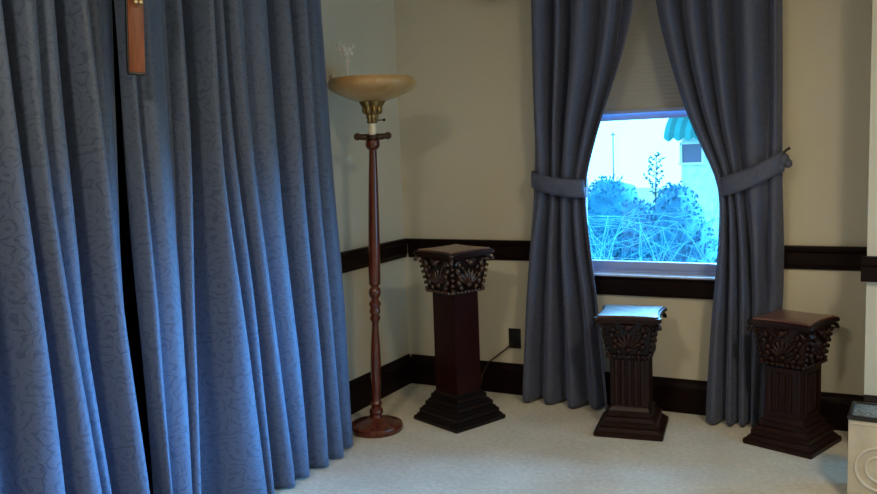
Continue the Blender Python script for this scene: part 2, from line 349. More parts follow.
# ------------------------------------------------------------------ curtains
def cloth(cols, mapper, z0, z1, nz=70, sub=7, amp=None, wob=.0, uvs=1.15, fat=True):
    """cols: (depth, positions at the heights ZL) -> smooth pleated sheet"""
    b2 = bmesh.new(); rows = []; uvl = b2.loops.layers.uv.new('UVMap')
    n = len(cols); zs = [z0+(z1-z0)*i/(nz-1) for i in range(nz)]
    uvv = {}
    kern = np.array([1, 2, 3, 2, 1.])/9
    zz = np.arange(-.3, 2.7, .05)
    sm = []
    for d, xs in cols:
        v = np.interp(zz, ZL, xs); lo = zz < 0; v = np.convolve(np.pad(v, 2, mode='edge'), kern, 'valid')
        v = np.convolve(np.pad(v, 2, mode='edge'), kern, 'valid')
        sm.append(v)
    for z in zs:
        row = []; arc = 0; prev = None
        px = [float(np.interp(z, zz, sm[i])) for i in range(n)]
        pd = [cols[i][0]*(amp(z) if amp else 1) for i in range(n)]
        for i in range(n-1):
            for k in range(sub if i < n-2 else sub+1):
                t = k/sub; e = (1-math.cos(PI*t))/2
                u = px[i]+(px[i+1]-px[i])*(t*.75+e*.25)
                d = pd[i]+(pd[i+1]-pd[i])*(e if not fat else (1-(1-e)**1.7 if pd[i+1] > pd[i] else e**1.7))
                g = (i+t)
                d += wob*math.sin(g*1.9+z*3.1)*math.sin(z*2.3+g*.7)
                p = Vector(mapper(u, d, z))
                if prev is not None: arc += (p-prev).length*.6+.4*.012
                prev = p
                vtx = b2.verts.new(p); row.append(vtx); uvv[vtx] = (arc*uvs, z*uvs)
        rows.append(row)
    for j in range(len(rows)-1):
        for i in range(len(rows[0])-1):
            f = b2.faces.new((rows[j][i], rows[j][i+1], rows[j+1][i+1], rows[j+1][i]))
            for lp in f.loops: lp[uvl].uv = uvv[lp.vert]
    return b2
def cloth_obj(name, b2, m, parent=None, th=.003, **props):
    me = bpy.data.meshes.new(name); b2.normal_update(); b2.to_mesh(me); b2.free(); me.materials.append(m)
    me.shade_smooth()
    o = bpy.data.objects.new(name, me); COL.objects.link(o)
    md = o.modifiers.new('thickness', 'SOLIDIFY'); md.thickness = th; md.offset = 0
    if parent: o.parent = parent
    for k, v in props.items(): o[k] = v
    return o
# extend the big curtain beyond the frame's left edge, then split it at the overlap
step = .112; extra = []
for k in range(8, 0, -1):
    d = (.04 if k % 2 == 0 else -.045)
    extra.append((d, [BIG[0][1][i]-step*.5*k*1.05 for i in range(8)]))
BIGX = extra+BIG
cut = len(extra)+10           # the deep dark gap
BX = .265
def lm(u, d, z): return (BX+d*(1.0 if z < 2.2 else 1), u, z)
lt = thing('floor_length_curtain', 'slate blue patterned floor-length curtain filling the left edge, left of the crucifix', 'curtain', (BX, -2.9, 0), 0, 'curtains along the left wall')
rt = thing('floor_length_curtain', 'slate blue patterned floor-length curtain between the hanging cross and the floor lamp', 'curtain', (BX, -1.7, 0), 0, 'curtains along the left wall')
def shift(b2, loc):
    bmesh.ops.translate(b2, vec=(-loc[0], -loc[1], -loc[2]), verts=b2.verts); return b2
ampb = lambda z: 1.95+.55*max(0, 1-z/2.2)
colsL = BIGX[:cut+1]
cl = shift(cloth(colsL, lm, .012, 2.42, 80, 7, ampb, .006), lt.location)
cloth_obj('curtain_panel', cl, M_curt, lt)
colsR = BIGX[cut+1:-1]+[(-.01, [v+.045 for v in BIGX[-1][1]])]
cr = shift(cloth(colsR, lm, .012, 2.42, 80, 7, ampb, .006), rt.location)
cloth_obj('curtain_panel', cr, M_curt, rt)
rod = thing('curtain_pole', 'dark wooden curtain pole along the left wall above the slate blue curtains', 'curtain pole', (BX, -2.3, 2.46))
b = B(); b.tube([(0, -1.45, 0), (0, 1.25, 0)], .018, 14); b.build('pole', M_trim, rod)
for s_ in (-1.3, .0, 1.1):
    b = B(); b.box((-BX/2, s_, 0), (BX-.03, .02, .02), .003); b.box((-BX+.008, s_, 0), (.014, .05, .08), .003); b.build('bracket', M_trim, rod)

# window drapes
def dm(base, side=None):
    def f(u, d, z):
        return (u, -(base+d), z)
    return f
def amp_tie(zt):
    return lambda z: .65+1.1*min(1, abs(z-zt)/.35)
def rear(cols, ext, dep):
    return cols
dl = thing('window_drape', 'long slate grey patterned drape left of the window, gathered by a tieback', 'curtain', (1.05, -.11, 0), 0, 'drapes framing the window')
b2 = shift(cloth(DRAPE_L, dm(.115), .012, 2.24, 80, 8, amp_tie(1.21), .004), dl.location); cloth_obj('drape_panel', b2, M_drape, dl)
dr = thing('window_drape', 'long slate grey patterned drape right of the window, behind the pedestal at the projecting wall', 'curtain', (2.0, -.11, 0), 0, 'drapes framing the window')
def drm(u, d, z):
    # the outer half is pressed back towards the wall where the pedestal stands
    k = max(0, min(1, (u-1.96)/.14))*max(0, min(1, (.85-z)/.2))
    return (u, -(.125-.050*k+d*(1-.6*k)), z)
b2 = shift(cloth(DRAPE_R, drm, .012, 2.24, 80, 8, amp_tie(1.23), .004), dr.location); cloth_obj('drape_panel', b2, M_drape, dr)
wr = thing('curtain_pole', 'brass curtain pole with finial above the window drapes', 'curtain pole', (1.5, -.115, 2.262))
b = B(); b.tube([(-.72, 0, 0), (.74, 0, 0)], .016, 14); b.build('pole', M_brass, wr)
for s_ in (-1, 1):
    b = B(); b.ball((s_*.80, 0, -.012), (.085, .035, .04)); b.lathe([(.02, -.01), (.026, 0), (.02, .01)], (s_*.725, 0, 0), 20, Matrix.Rotation(PI/2, 4, 'Y')); b.build('finial', M_brass, wr)
    b = B(); b.box((s_*.66, .05, 0), (.02, .09, .02), .003); b.box((s_*.66, .105, 0), (.05, .014, .08), .003); b.build('bracket', M_brass, wr)

def tieback(par, pts_top, pts_bot, yf, tail, loc):
    """closed band around a drape; pts: (x, z) left->right for top/bottom edges"""
    b2 = bmesh.new(); uvl = b2.loops.layers.uv.new('UVMap'); nn = 16; ring = []
    (xl, zl), (xr, zr) = pts_top; (xlb, zlb), (xrb, zrb) = pts_bot
    cx = (xl+xr)/2; hw = (xr-xl)/2; cyb = (yf+(-.035))/2; hd = abs(yf+.035)/2
    seg = 56; rows = []
    for j in range(7):
        v = j/6; row = []
        for k in range(seg):
            a = 2*PI*k/seg
            ca, sa = math.cos(a), math.sin(a)
            ex = math.copysign(abs(ca)**.75, ca); ey = math.copysign(abs(sa)**.6, sa)
            x = cx+hw*ex*(1-.0*v); tt = (ex+1)/2
            zt_ = zl+(zr-zl)*tt; zb_ = zlb+(zrb-zlb)*tt
            sag = -.012*math.sin(PI*tt)
            bul = .006*math.sin(PI*v)+.003*math.sin(5*tt*PI)*math.sin(v*PI*2)
            y = cyb+(hd+bul)*ey
            row.append(b2.verts.new((x-loc[0], y-loc[1], zt_+(zb_-zt_)*v+sag-loc[2])))
        rows.append(row)
    for j in range(6):
        for k in range(seg):
            f = b2.faces.new((rows[j][k], rows[j+1][k], rows[j+1][(k+1) % seg], rows[j][(k+1) % seg]))
            for lp in f.loops: lp[uvl].uv = (lp.vert.co.x+lp.vert.co.y, lp.vert.co.z)
    t = cloth_obj('tieback', b2, M_drape, par, .006)
    if tail:
        b = B()
        tx, tz = tail
        b.M = Matrix.Translation((tx-loc[0], -.13-loc[1], tz-loc[2]))
        b.ball((0, 0, -.03), (.028, .03, .036), (0, .4, 0)); b.ball((.022, 0, -.045), (.02, .022, .022)); b.ball((-.012, -.006, -.065), (.022, .024, .026))
        b.build('knot', M_drape, t)
        b = B(); b.M = Matrix.Translation((tx-loc[0], -.13-loc[1], tz-loc[2]))
        b.tube([(-.02, .09, .0), (-.018, .01, -.012), (0, 0, .0), (.012, 0, .016), (.03, 0, .028)], [.004, .005, .006, .006, .007], 8)
        b.build('hook', M_dkmetal, t)
    return t
tieback(dl, [(.890, 1.290), (1.186, 1.240)], [(.893, 1.205), (1.183, 1.145)], -.185, None, dl.location)
tieback(dr, [(1.866, 1.236), (2.150, 1.356)], [(1.888, 1.140), (2.150, 1.262)], -.175, (2.150, 1.342), dr.location)

# ------------------------------------------------------------------ pedestals
def abacus(w, horn, con, n=10):
    """square slab outline with concave sides and pointed corners"""
    h = w/2; pts = []
    for k in range(4):
        a = k*PI/2
        c0 = Vector((-h-horn, -h-horn)); c1 = Vector((h+horn, -h-horn))
        cut_ = .012
        for j in range(n+1):
            t = j/n; x = (c0.x+cut_)+(c1.x-c0.x-2*cut_)*t; y = c0.y+con*math.sin(PI*t)**.8
            pts.append((x*math.cos(a)-y*math.sin(a), x*math.sin(a)+y*math.cos(a)))
    return pts
def face_m(k): return Matrix.Rotation(k*PI/2, 4, 'Z')

def pedestal(label, loc, rz, H, slab_w, cap_z, cap_w0, cap_w1, shaft_w, base_z, base_w, nstep, style):
    t = thing('carved_pedestal', label, 'pedestal', loc, rz, 'carved wooden pedestals')
    # top
    b = B(); th = .026
    b.prism(abacus(slab_w-.018, .007, .016), H-th, H-.008, .004)
    b.prism(abacus(slab_w-.03, .004, .014), H-th-.012, H-th+.001, .003)
    b.build('top_slab', M_wood, t)
    b = B(); b.prism(abacus(slab_w-.04, .004, .014), H-.0085, H, .0025); b.build('top_panel', M_top, t, label='polished brown top surface')
    # horns at the corners of the slab
    for k in range(4):
        b = B(); b.M = face_m(k); c = slab_w/2-.012
        pts = []
        for j in range(12):
            a = j/11*1.5*PI; r = .021*(1-j/15)
            q = c-.018+r*math.cos(a-.4)*.9
            pts.append((-q, -q, H-.052+r*math.sin(a-.4)))
        b.tube(pts, [.0115-.0005*j for j in range(12)], 8)
        b.ball((-c+.0, -c+.0, H-.020), (.012, .012, .011))
        b.build('corner_scroll', M_wood_black if style != 1 else M_wood_light, t)
    # capital bell + carving
    b = B(); zc = H-th-.012
    b.frustum(cap_z+.012, cap_w0, zc, cap_w1)
    b.frustum(cap_z, cap_w0+.022, cap_z+.014, cap_w0+.022, bevel=.004)
    cap = b.build('capital', M_wood_black if style != 3 else M_wood, t)
    b = B(); hc = zc-cap_z
    def P(u, v, o):   # u across -1..1, v up 0..1, o outwards: on the front (-y) face
        w = (cap_w0+(cap_w1-cap_w0)*v)/2
        return (u*w, -w-o, cap_z+.012+v*(hc-.012))
    for k in range(4):
        b.M = face_m(k)
        # fan shell
        for j in range(7):
            a = (j-3)/3*1.12
            L = hc*.40
            cx, cz = math.sin(a)*L*.62, math.cos(a)*L*.62
            p = P(0, .20, .006)
            b.ball((p[0]+cx, p[1]-.002-.06*max(0, cz)*0, p[2]+cz), (.0105, .011, L*.52), (0, a, 0))
        b.ball(P(0, .18, .010), (.018, .014, .014))
        b.ball(P(0, .86, .008), (.022, .016, .018)); b.ball(P(-.16, .9, .006), (.016, .01, .010), (0, .5, 0)); b.ball(P(.16, .9, .006), (.016, .01, .010), (0, -.5, 0))
        # acanthus leaves at the sides, curling outwards
        for s_ in (-1, 1):
            for (u, v, r) in ((.50, .10, .016), (.66, .26, .018), (.60, .45, .016), (.72, .62, .019), (.62, .80, .017), (.42, .70, .012), (.40, .34, .011)):
                p = P(s_*u, v, .006); b.ball(p, (r*.75, r*.8, r*1.05), (0, s_*.5, 0))
            pts = []
            for j in range(10):
                a = j/9*1.6*PI; r = .022*(1-j/13)
                p = P(s_*.70, .84, .012); pts.append((p[0]+s_*r*math.cos(a), p[1], p[2]+r*math.sin(a)-.004))
            b.tube(pts, [.006-.0003*j for j in range(10)], 6)
        # beads down the corner
        for j in range(6):
            v = .04+j*.165; w = (cap_w0+(cap_w1-cap_w0)*v)/2+.004
            b.ball((-w, -w, cap_z+.012+v*(hc-.012)), .0115-.0006*j if style == 1 else .011, sub=2)
        # rope under the capital
        m_ = 9
        for j in range(m_):
            w = (cap_w0+.022)/2
            b.ball((-w+(j+.5)*2*w/m_, -w-.001, cap_z+.007), (w/m_*1.05, .007, .0085), (0, .5, 0))
    b.build('carving', M_wood_light if style == 1 else M_wood, cap, label='carved shell and acanthus leaves')
    # shaft
    b = B(); sw = shaft_w/2
    b.frustum(base_z-.004, shaft_w, cap_z+.004, shaft_w*.985, bevel=.003)
    if style == 2:
        for k in range(4):
            b.M = face_m(k)
            for j in range(5):
                x = (j-2)*shaft_w*.185
                b.tube([(x, -sw+.001, base_z+.012), (x, -sw+.001, cap_z-.012)], .0125, 10)
    elif style == 3:
        for k in range(4):
            b.M = face_m(k)
            for s_ in (-1, 1): b.box((s_*shaft_w*.38, -sw-.003, (base_z+cap_z)/2), (.022, .010, cap_z-base_z-.02), .003)
            b.box((0, -sw-.003, base_z+.02), (shaft_w*.66, .010, .022), .003); b.box((0, -sw-.003, cap_z-.022), (shaft_w*.66, .010, .022), .003)
            for j in range(3): b.tube([((j-1)*shaft_w*.17, -sw, base_z+.04), ((j-1)*shaft_w*.17, -sw, cap_z-.04)], .008, 8)
    b.build('shaft', M_shaft if style == 1 else M_wood, t)
    # stepped base
    b = B(); 
    for j in range(nstep):
        z0 = base_z*j/nstep; h_ = base_z/nstep; top_ = shaft_w+.040
        w0 = base_w+(top_-base_w)*j/(nstep-1); wn = base_w+(top_-base_w)*(j+1)/(nstep-1) if j < nstep-1 else shaft_w+.006
        b.frustum(z0-(.001 if j else 0), w0, z0+h_*.60, w0, bevel=.004)
        b.frustum(z0+h_*.55, w0-.014, z0+h_, wn+.010 if j < nstep-1 else wn, bevel=.003)
    b.build('stepped_base', M_wood if style != 1 else M_wood_black, t)
    return t
M_top = wood('polished_top', (.10, .035, .018), (.20, .08, .045), rough=.4, coat=.9); M_top.node_tree.nodes['Principled BSDF'].inputs['Coat Roughness'].default_value = .28
M_shaft = wood('red_mahogany', (.012, .0015, .001), (.024, .003, .002), rough=.35, coat=.0, spec=.2)
R_ = math.radians
pedestal('tall dark carved wooden pedestal with a plain shaft, beside the floor lamp', (.604, -.530, 0), R_(-22), .912, .308, .690, .195, .250, .172, .160, .348, 4, 1)
pedestal('short fluted wooden pedestal directly below the window, its top reflecting blue daylight', (1.480, -.352, 0), R_(8), .600, .325, .385, .185, .240, .170, .135, .330, 3, 2)
pedestal('short dark carved wooden pedestal with a panelled shaft, in front of the right drape', (2.215, -.272, 0), R_(-19.5), .600, .305, .385, .195, .245, .180, .135, .325, 3, 3)

# ------------------------------------------------------------------ floor lamp
lx, ly = .283, -.846
lamp = thing('floor_lamp', 'tall torchiere floor lamp with a turned cherry pole and amber glass bowl', 'floor lamp', (lx, ly, 0))
b = B(); b.lathe([(0, 0), (.132, 0), (.137, .006), (.138, .022), (.134, .034), (.122, .041), (.098, .045), (.085, .052), (.060, .058), (.045, .064), (.034, .070), (.031, .084), (.0, .084)], seg=56)
b.build('base', M_lampwood, lamp)
lean = Matrix.Shear('XY', 4, (.0, .0)) if False else Matrix(((1, 0, .0285, 0), (0, 1, .0152, 0), (0, 0, 1, 0), (0, 0, 0, 1)))
def lb():
    q = B(); q.M = lean; return q
b = lb(); b.lathe([(0, .078), (.026, .078), (.036, .095), (.032, .112), (.024, .118), (.024, .126), (.030, .132), (.032, .140), (.026, .148), (.022, .156), (.022, .20), (.026, .27), (.0265, .34), (.024, .44), (.0185, .52), (.0165, .560), (.022, .574), (.026, .580), (.026, .592), (.021, .598), (.021, .606), (.027, .612), (.028, .626), (.024, .634), (.024, .642), (.029, .650), (.030, .664), (.022, .674), (.018, .682), (.022, .690), (.029, .702), (.031, .716), (.029, .730), (.022, .742), (.018, .748), (.027, .756), (.029, .764), (.030, .80), (.029, .95), (.027, 1.10), (.024, 1.25), (.020, 1.40), (.019, 1.432), (.028, 1.440), (.034, 1.446), (.036, 1.462), (.034, 1.478), (.022, 1.486), (.0, 1.486)], seg=32)
b.build('turned_pole', M_lampwood, lamp)
b = lb(); b.tube([(-.066, -.034, 1.500), (-.04, -.018, 1.497), (.04, .018, 1.497), (.066, .034, 1.500)], [.013, .016, .016, .013], 10)
b.lathe([(0, 1.484), (.030, 1.484), (.034, 1.492), (.030, 1.506), (0, 1.508)], seg=24)
for s_ in (-1, 1):
    b.lathe([(.008, -.008), (.017, -.008), (.019, 0), (.017, .008), (.008, .008), (.006, 0), (.008, -.008)], (s_*.068, s_*.034, 1.500), 16, Matrix.Rotation(PI/2, 4, 'X') @ Matrix.Rotation(.4, 4, 'Y'))
b.build('cross_arm', M_dkmetal, lamp)
b = lb(); b.lathe([(0, 1.505), (.0175, 1.505), (.019, 1.512), (.019, 1.566), (.0, 1.568)], seg=24); b.build('candle_sleeve', M_cream, lamp, label='cream sleeve below the brass cup')
b = lb(); b.lathe([(0, 1.562), (.022, 1.562), (.027, 1.572), (.024, 1.582), (.030, 1.592), (.028, 1.602), (.038, 1.615), (.040, 1.628), (.044, 1.640), (.055, 1.656), (.062, 1.668), (.058, 1.674), (.0, 1.676)], seg=48, flute=12, famp=.06)
for k in range(8):
    a = k*PI/4; b.ball((.040*math.cos(a), .040*math.sin(a), 1.630), (.012, .012, .022))
b.build('brass_cup', M_brass, lamp)
b = lb(); b.tube([(.02, .01, 1.578), (.048, .024, 1.578)], .003, 8); b.ball((.052, .026, 1.578), .008); b.build('switch', M_black, lamp)
b = lb()
out_ = [(.050, 1.668), (.075, 1.672), (.110, 1.683), (.150, 1.700), (.185, 1.718), (.208, 1.735), (.217, 1.750), (.215, 1.764), (.208, 1.775), (.205, 1.782)]
inn = [(.198, 1.780), (.200, 1.768), (.203, 1.752), (.195, 1.740), (.175, 1.726), (.145, 1.711), (.105, 1.694), (.070, 1.684), (.0, 1.682)]
b.lathe(out_+inn, seg=144, flute=48, famp=.008)
b.build('glass_bowl', M_amber, lamp)

# crystal flower sprig standing in the bowl
ox, oy = lx+.05-.100, ly+.027-.058
orn = thing('crystal_sprig', 'small clear crystal flower sprig standing on the left rim of the lamp bowl', 'ornament', (ox, oy, 1.715))
b = B(); b.lathe([(0, .0), (.016, .0), (.018, .01), (.012, .02), (.008, .05), (.010, .07), (0, .07)], seg=16); b.build('stem_holder', M_dkmetal, orn)
b = B(); b.tube([(0, 0, .06), (.001, 0, .12), (-.001, 0, .17)], .0065, 8); b.ball((.012, 0, .075), .011); b.build('stem', M_crystal, orn)
b = B()
for (u, v, r) in ((-.004, .185, .020), (.012, .205, .016), (-.012, .208, .017), (.024, .192, .013), (.004, .150, .014), (-.016, .222, .010)):
    b.ball((u*.88, u*.47, v), (r*.8, r*.8, r), sub=1)
b.build('blossom', M_crystal, orn, False)
b = B()
for (u, v) in ((-.045, .235), (-.030, .245), (.012, .240), (.035, .225), (-.040, .20)):
    b.tube([(0, 0, .18), (u*.5, u*.25, (v+.18)/2+.01), (u*.88, u*.47, v)], .0015, 5); b.ball((u*.88, u*.47, v), (.006, .006, .009), sub=1)
b.build('spray', M_crystal, orn, False)
b = B()
for k in range(9):
    a = PI+.35+k*.085; b.ball((lx+.05+.206*math.cos(a)-ox, ly+.027+.206*math.sin(a)-oy, .077-.004*math.sin(k*1.3)), .007, sub=1)
b.build('bead_string', M_crystal, orn, False)

# ------------------------------------------------------------------ crucifix against the curtain
cu = thing('crucifix', 'polished brown wooden crucifix with gilt figure hanging before the blue curtain', 'crucifix', (.40, -2.370, 1.708), R_(62)); cu.rotation_euler[1] = .05
b = B(); b.box((0, 0, .37), (.050, .020, .74), .002); b.build('upright', M_cross, cu)
b = B(); b.box((0, -.001, .50), (.38, .020, .066), .002); b.build('crossbar', M_cross, cu)
b = B(); b.box((0, .001, -.004), (.052, .026, .007), .001); b.box((-.0265, .006, .37), (.003, .02, .74)); b.build('dark_edge', M_black, cu)
def skin(name, verts, edges, radii, m, parent, root=0, sub=2):
    me = bpy.data.meshes.new(name); me.from_pydata(verts, edges, []); o = bpy.data.objects.new(name, me); COL.objects.link(o)
    me.materials.append(m); o.parent = parent
    md = o.modifiers.new('skin', 'SKIN'); md.use_smooth_shade = True
    for i, r in enumerate(radii):
        v = me.skin_vertices[0].data[i]; v.radius = (r, r); v.use_root = (i == root)
    s_ = o.modifiers.new('sub', 'SUBSURF'); s_.levels = sub; s_.render_levels = sub
    return o
y0 = -.028
V = [(0, y0, .395), (0, y0-.004, .43), (0, y0-.004, .47), (0, y0, .497), (.0, y0-.008, .520), (.003, y0-.014, .545),
     (.035, y0, .492), (.085, y0+.004, .505), (.140, y0+.010, .520), (-.035, y0, .492), (-.085, y0+.004, .505), (-.140, y0+.010, .520),
     (.014, y0, .385), (.018, y0-.016, .320), (.008, y0-.004, .262), (.010, y0-.014, .243),
     (-.014, y0, .385), (-.013, y0-.016, .318), (-.006, y0-.004, .262), (-.008, y0-.014, .243)]
Ed = [(0, 1), (1, 2), (2, 3), (3, 4), (4, 5), (3, 6), (6, 7), (7, 8), (3, 9), (9, 10), (10, 11), (0, 12), (12, 13), (13, 14), (14, 15), (0, 16), (16, 17), (17, 18), (18, 19)]
Rd = [.022, .019, .024, .016, .009, .018, .012, .009, .007, .012, .009, .007, .014, .012, .007, .009, .014, .012, .007, .009]
# only feet of the figure reach into the picture
co = skin('gilt_figure', [(x, y, z-.03) for x, y, z in V], Ed, Rd, M_gold, cu)

# ------------------------------------------------------------------ outlet and cord
ou = thing('wall_outlet', 'black wall outlet low on the cream wall left of the window drape', 'wall outlet', (.712, 0, .328))
b = B(); b.box((0, -.004, 0), (.074, .008, .116), .003); b.build('cover_plate', M_black, ou)
for s_ in (-1, 1):
    b = B(); b.box((0, -.009, s_*.028), (.032, .005, .034), .004); b.build('receptacle', M_black, ou)
co = thing('power_cord', 'dark plug and cord running from the outlet down behind the tall pedestal', 'cord', (.705, -.012, .30))
b = B(); b.box((-.004, -.012, -.002), (.028, .026, .024), .004); b.build('plug', M_dkmetal, co)
b = B(); b.tube([(-.008, -.018, -.006), (-.03, -.020, -.024), (-.09, -.018, -.072), (-.15, -.018, -.118), (-.185, -.04, -.19), (-.19, -.07, -.27), (-.18, -.12, -.293), (-.12, -.20, -.2945)], .0042, 8); b.build('cord', M_dkmetal, co)

# ------------------------------------------------------------------ cream box at the right edge
M_box = simple('cream_vinyl', (.50, .46, .37), rough=.55, noise=.12, nscale=14, bump=.2, bscale=60)
def speck():
    m, nt, b = mat('speckled_granite'); tc = nt.nodes.new('ShaderNodeTexCoord')
    v = N(nt, 'ShaderNodeTexNoise', Scale=90.0, Detail=3.0); nt.links.new(tc.outputs['Object'], v.inputs['Vector'])
    nt.links.new(ramp(nt, v.outputs['Fac'], [(.35, (.03, .035, .03)), (.65, (.30, .32, .27))]), b.inputs['Base Color'])
    b.inputs['Roughness'].default_value = .4; return m
bx = thing('decorative_box', 'cream box with an embossed ring and speckled black-rimmed top, standing below the projecting wall', 'box', (2.585, -.800, 0), R_(-3))
bw, bd, bh = .225, .20, .345
b = B(); b.box((0, 0, bh/2-.004), (bw, bd, bh-.012), .006); b.build('body', M_box, bx)
b = B()
for (r, w_) in ((.085, .007), (.050, .006)):
    pts = [(r*math.cos(2*PI*k/40), -bd/2-.001, .148+r*math.sin(2*PI*k/40)) for k in range(41)]
    b.tube(pts, w_, 8)
b.box((0, -bd/2-.001, .318), (bw-.012, .004, .006), .001)
b.build('embossed_ring', simple('pale_vinyl', (.55, .51, .42), rough=.5), bx)
b = B()
for s_ in (-1, 1):
    b.box((s_*(bw/2-.005), 0, bh-.005), (.016, bd+.006, .018), .003); b.box((0, s_*(bd/2-.003), bh-.005), (bw+.006, .014, .018), .003)
b.build('rim', M_black, bx)
b = B(); b.box((0, 0, bh-.007), (bw-.02, bd-.016, .010), .001); b.build('top_inset', speck(), bx)

# ------------------------------------------------------------------ outside
M_ground = simple('frosted_lawn', (.10, .16, .08), rough=.95, noise=.3, nscale=3)
b = B(); b.box((0, 16, -.55), (60, 31, .1)); struct('ground', b, M_ground)
def siding():
    m, nt, b = mat('white_siding'); tc = nt.nodes.new('ShaderNodeTexCoord')
    w = N(nt, 'ShaderNodeTexWave', Scale=2.6, bands_direction='Z', wave_profile='SAW'); nt.links.new(tc.outputs['Object'], w.inputs['Vector'])
    n = N(nt, 'ShaderNodeTexNoise', Scale=12.0, Detail=5.0); nt.links.new(tc.outputs['Object'], n.inputs['Vector'])
    c = ramp(nt, n.outputs['Fac'], [(.35, (.50, .62, .56)), (.65, (.74, .84, .78))])
    b.inputs['Roughness'].default_value = .8; nt.links.new(c, b.inputs['Base Color'])
    bp = N(nt, 'ShaderNodeBump', Strength=.6, Distance=.03); nt.links.new(w.outputs['Fac'], bp.inputs['Height']); nt.links.new(bp.outputs[0], b.inputs['Normal'])
    return m
ho = thing('neighbouring_house', 'pale sided house seen through the window with a teal awning over its own window', 'house', (2.2, 7.0, -.5))
b = B(); b.box((0, 3, 1.4), (4.0, 6, 2.8), .02); b.build('wall', siding(), ho)
b = B(); b.prism([(-2.3, -.4), (2.3, -.4), (2.3, 6.4), (-2.3, 6.4)], 2.8, 2.92); b.build('roof', simple('shingles', (.12, .12, .13), rough=.9, noise=.3), ho)
wf = B(); hx, hz = .345-2.2, 1.255+.5
wf.box((hx, -.02, hz+.135), (.31, .05, .03)); wf.box((hx, -.02, hz-.135), (.34, .06, .03)); wf.box((hx-.14, -.02, hz), (.03, .05, .26)); wf.box((hx+.14, -.02, hz), (.03, .05, .26))
f = wf.build('window', simple('house_trim', (.7, .75, .75)), ho)
g = B(); g.box((hx, -.008, hz), (.26, .012, .25)); g.build('pane', simple('dark_pane', (.10, .09, .16), rough=.15), f)
aw = B()
b2 = bmesh.new(); A = []; na = 36; x0, x1 = .055-2.2, .80-2.2
prof = [(-.02, 1.735+.5), (-.06, 1.725+.5), (-.22, 1.640+.5), (-.34, 1.530+.5), (-.355, 1.465+.5)]
for k in range(na+1):
    x = x0+(x1-x0)*k/na; sc_ = abs(math.sin(k/na*PI*6))
    row = [b2.verts.new((x, y+.015*sc_*0, z-(.045*sc_ if j == 4 else 0)+(.010*sc_ if 0 < j < 4 else 0))) for j, (y, z) in enumerate(prof)]
    A.append(row)
for k in range(na):
    for j in range(4): b2.faces.new((A[k][j], A[k+1][j], A[k+1][j+1], A[k][j+1]))
b2.faces.new(A[0]); b2.faces.new(list(reversed(A[-1])))
def teal():
    m, nt, b = mat('teal_canvas'); tc = nt.nodes.new('ShaderNodeTexCoord')
    w = N(nt, 'ShaderNodeTexWave', Scale=2.3, bands_direction='X'); nt.links.new(tc.outputs['Object'], w.inputs['Vector'])
    nt.links.new(ramp(nt, w.outputs['Fac'], [(.35, (.0, .14, .13)), (.65, (.005, .23, .22))]), b.inputs['Base Color'])
    b.inputs['Roughness'].default_value = .8; return m
aw.add(b2); aw.build('awning', teal(), ho, label='teal scalloped awning')

po = thing('utility_pole', 'thin utility pole standing far off at the left of the view outside', 'pole', (-1.29, 9.0, -.5))
b = B(); b.tube([(0, 0, 0), (0, 0, 2.10)], .010, 8); b.build('pole', simple('grey_wood', (.12, .14, .16)), po)
b = B(); b.box((0, 0, 2.06), (.07, .02, .02)); b.build('crossarm', simple('grey_wood_arm', (.12, .14, .16)), po)

# evergreen shrubs outside
M_leaf = simple('dark_evergreen', (.010, .14, .23), rough=.9, noise=.12, nscale=9)
M_leaf2 = simple('light_leaf', (.02, .14, .19), rough=.8, noise=.3, nscale=12)
M_twig = simple('pale_twig', (.08, .36, .48), rough=.9, noise=.12, nscale=20)
M_stem = simple('shrub_stem', (.06, .05, .04), rough=.9)
def shrub(label, cx, cy, blobs, nleaf, seed):
    rnd = random.Random(seed)
    t = thing('evergreen_shrub', label, 'shrub', (cx, cy, -.5), 0, 'evergreen shrubs outside the window')
    b2 = bmesh.new()
    for (x, z, rx, rz) in blobs:
        b3 = bmesh.new(); bmesh.ops.create_icosphere(b3, subdivisions=4, radius=1)
        for v in b3.verts:
            n = 1+.05*math.sin(9*v.co.x+seed)*math.cos(8*v.co.z)+.035*math.sin(23*v.co.z+5*v.co.y+seed*2)+rnd.uniform(-.02, .02)
            v.co = Vector((x-cx+v.co.x*rx*n, v.co.y*.42*n, z+.5+v.co.z*rz*n))
        me = bpy.data.meshes.new('t'); b3.to_mesh(me); b3.free(); b2.from_mesh(me); bpy.data.meshes.remove(me)
    for k in range(nleaf):
        x, z, rx, rz = blobs[rnd.randrange(len(blobs))]
        a = rnd.uniform(0, 2*PI); c = rnd.uniform(-.5, 1); s_ = math.sqrt(1-c*c); n = rnd.uniform(.97, 1.09)
        p = Vector((x-cx+math.cos(a)*s_*rx*n, -abs(math.sin(a))*s_*.42*n, z+.5+c*rz*n))
        q = Euler((rnd.uniform(0, 6), rnd.uniform(0, 6), rnd.uniform(0, 6))).to_matrix(); L = rnd.uniform(.014, .026)
        vs = [b2.verts.new(p+q @ Vector(w)) for w in ((-L, 0, 0), (0, -L*.45, .003), (L, 0, 0), (0, L*.45, .003))]
        b2.faces.new(vs)
    b = B(); b.add(b2); b.build('foliage', M_leaf, t)
    b = B()
    for k in range(3): b.tube([((k-1)*.05, 0, 0), ((k-1)*.12, 0, .35), ((k-1)*.2, 0, .7)], [.03, .022, .015], 7)
    b.build('stem', M_stem, t)
shrub('rounded evergreen shrub at the left side of the window view', .45, 2.95, [(.42, .56, .34, .54), (.70, .48, .22, .42), (.15, .5, .30, .5)], 2600, 3)
shrub('rounded evergreen shrub at the right side of the window view', 1.22, 2.0, [(1.21, .58, .23, .50), (1.37, .42, .15, .40), (1.05, .46, .17, .38)], 2400, 5)
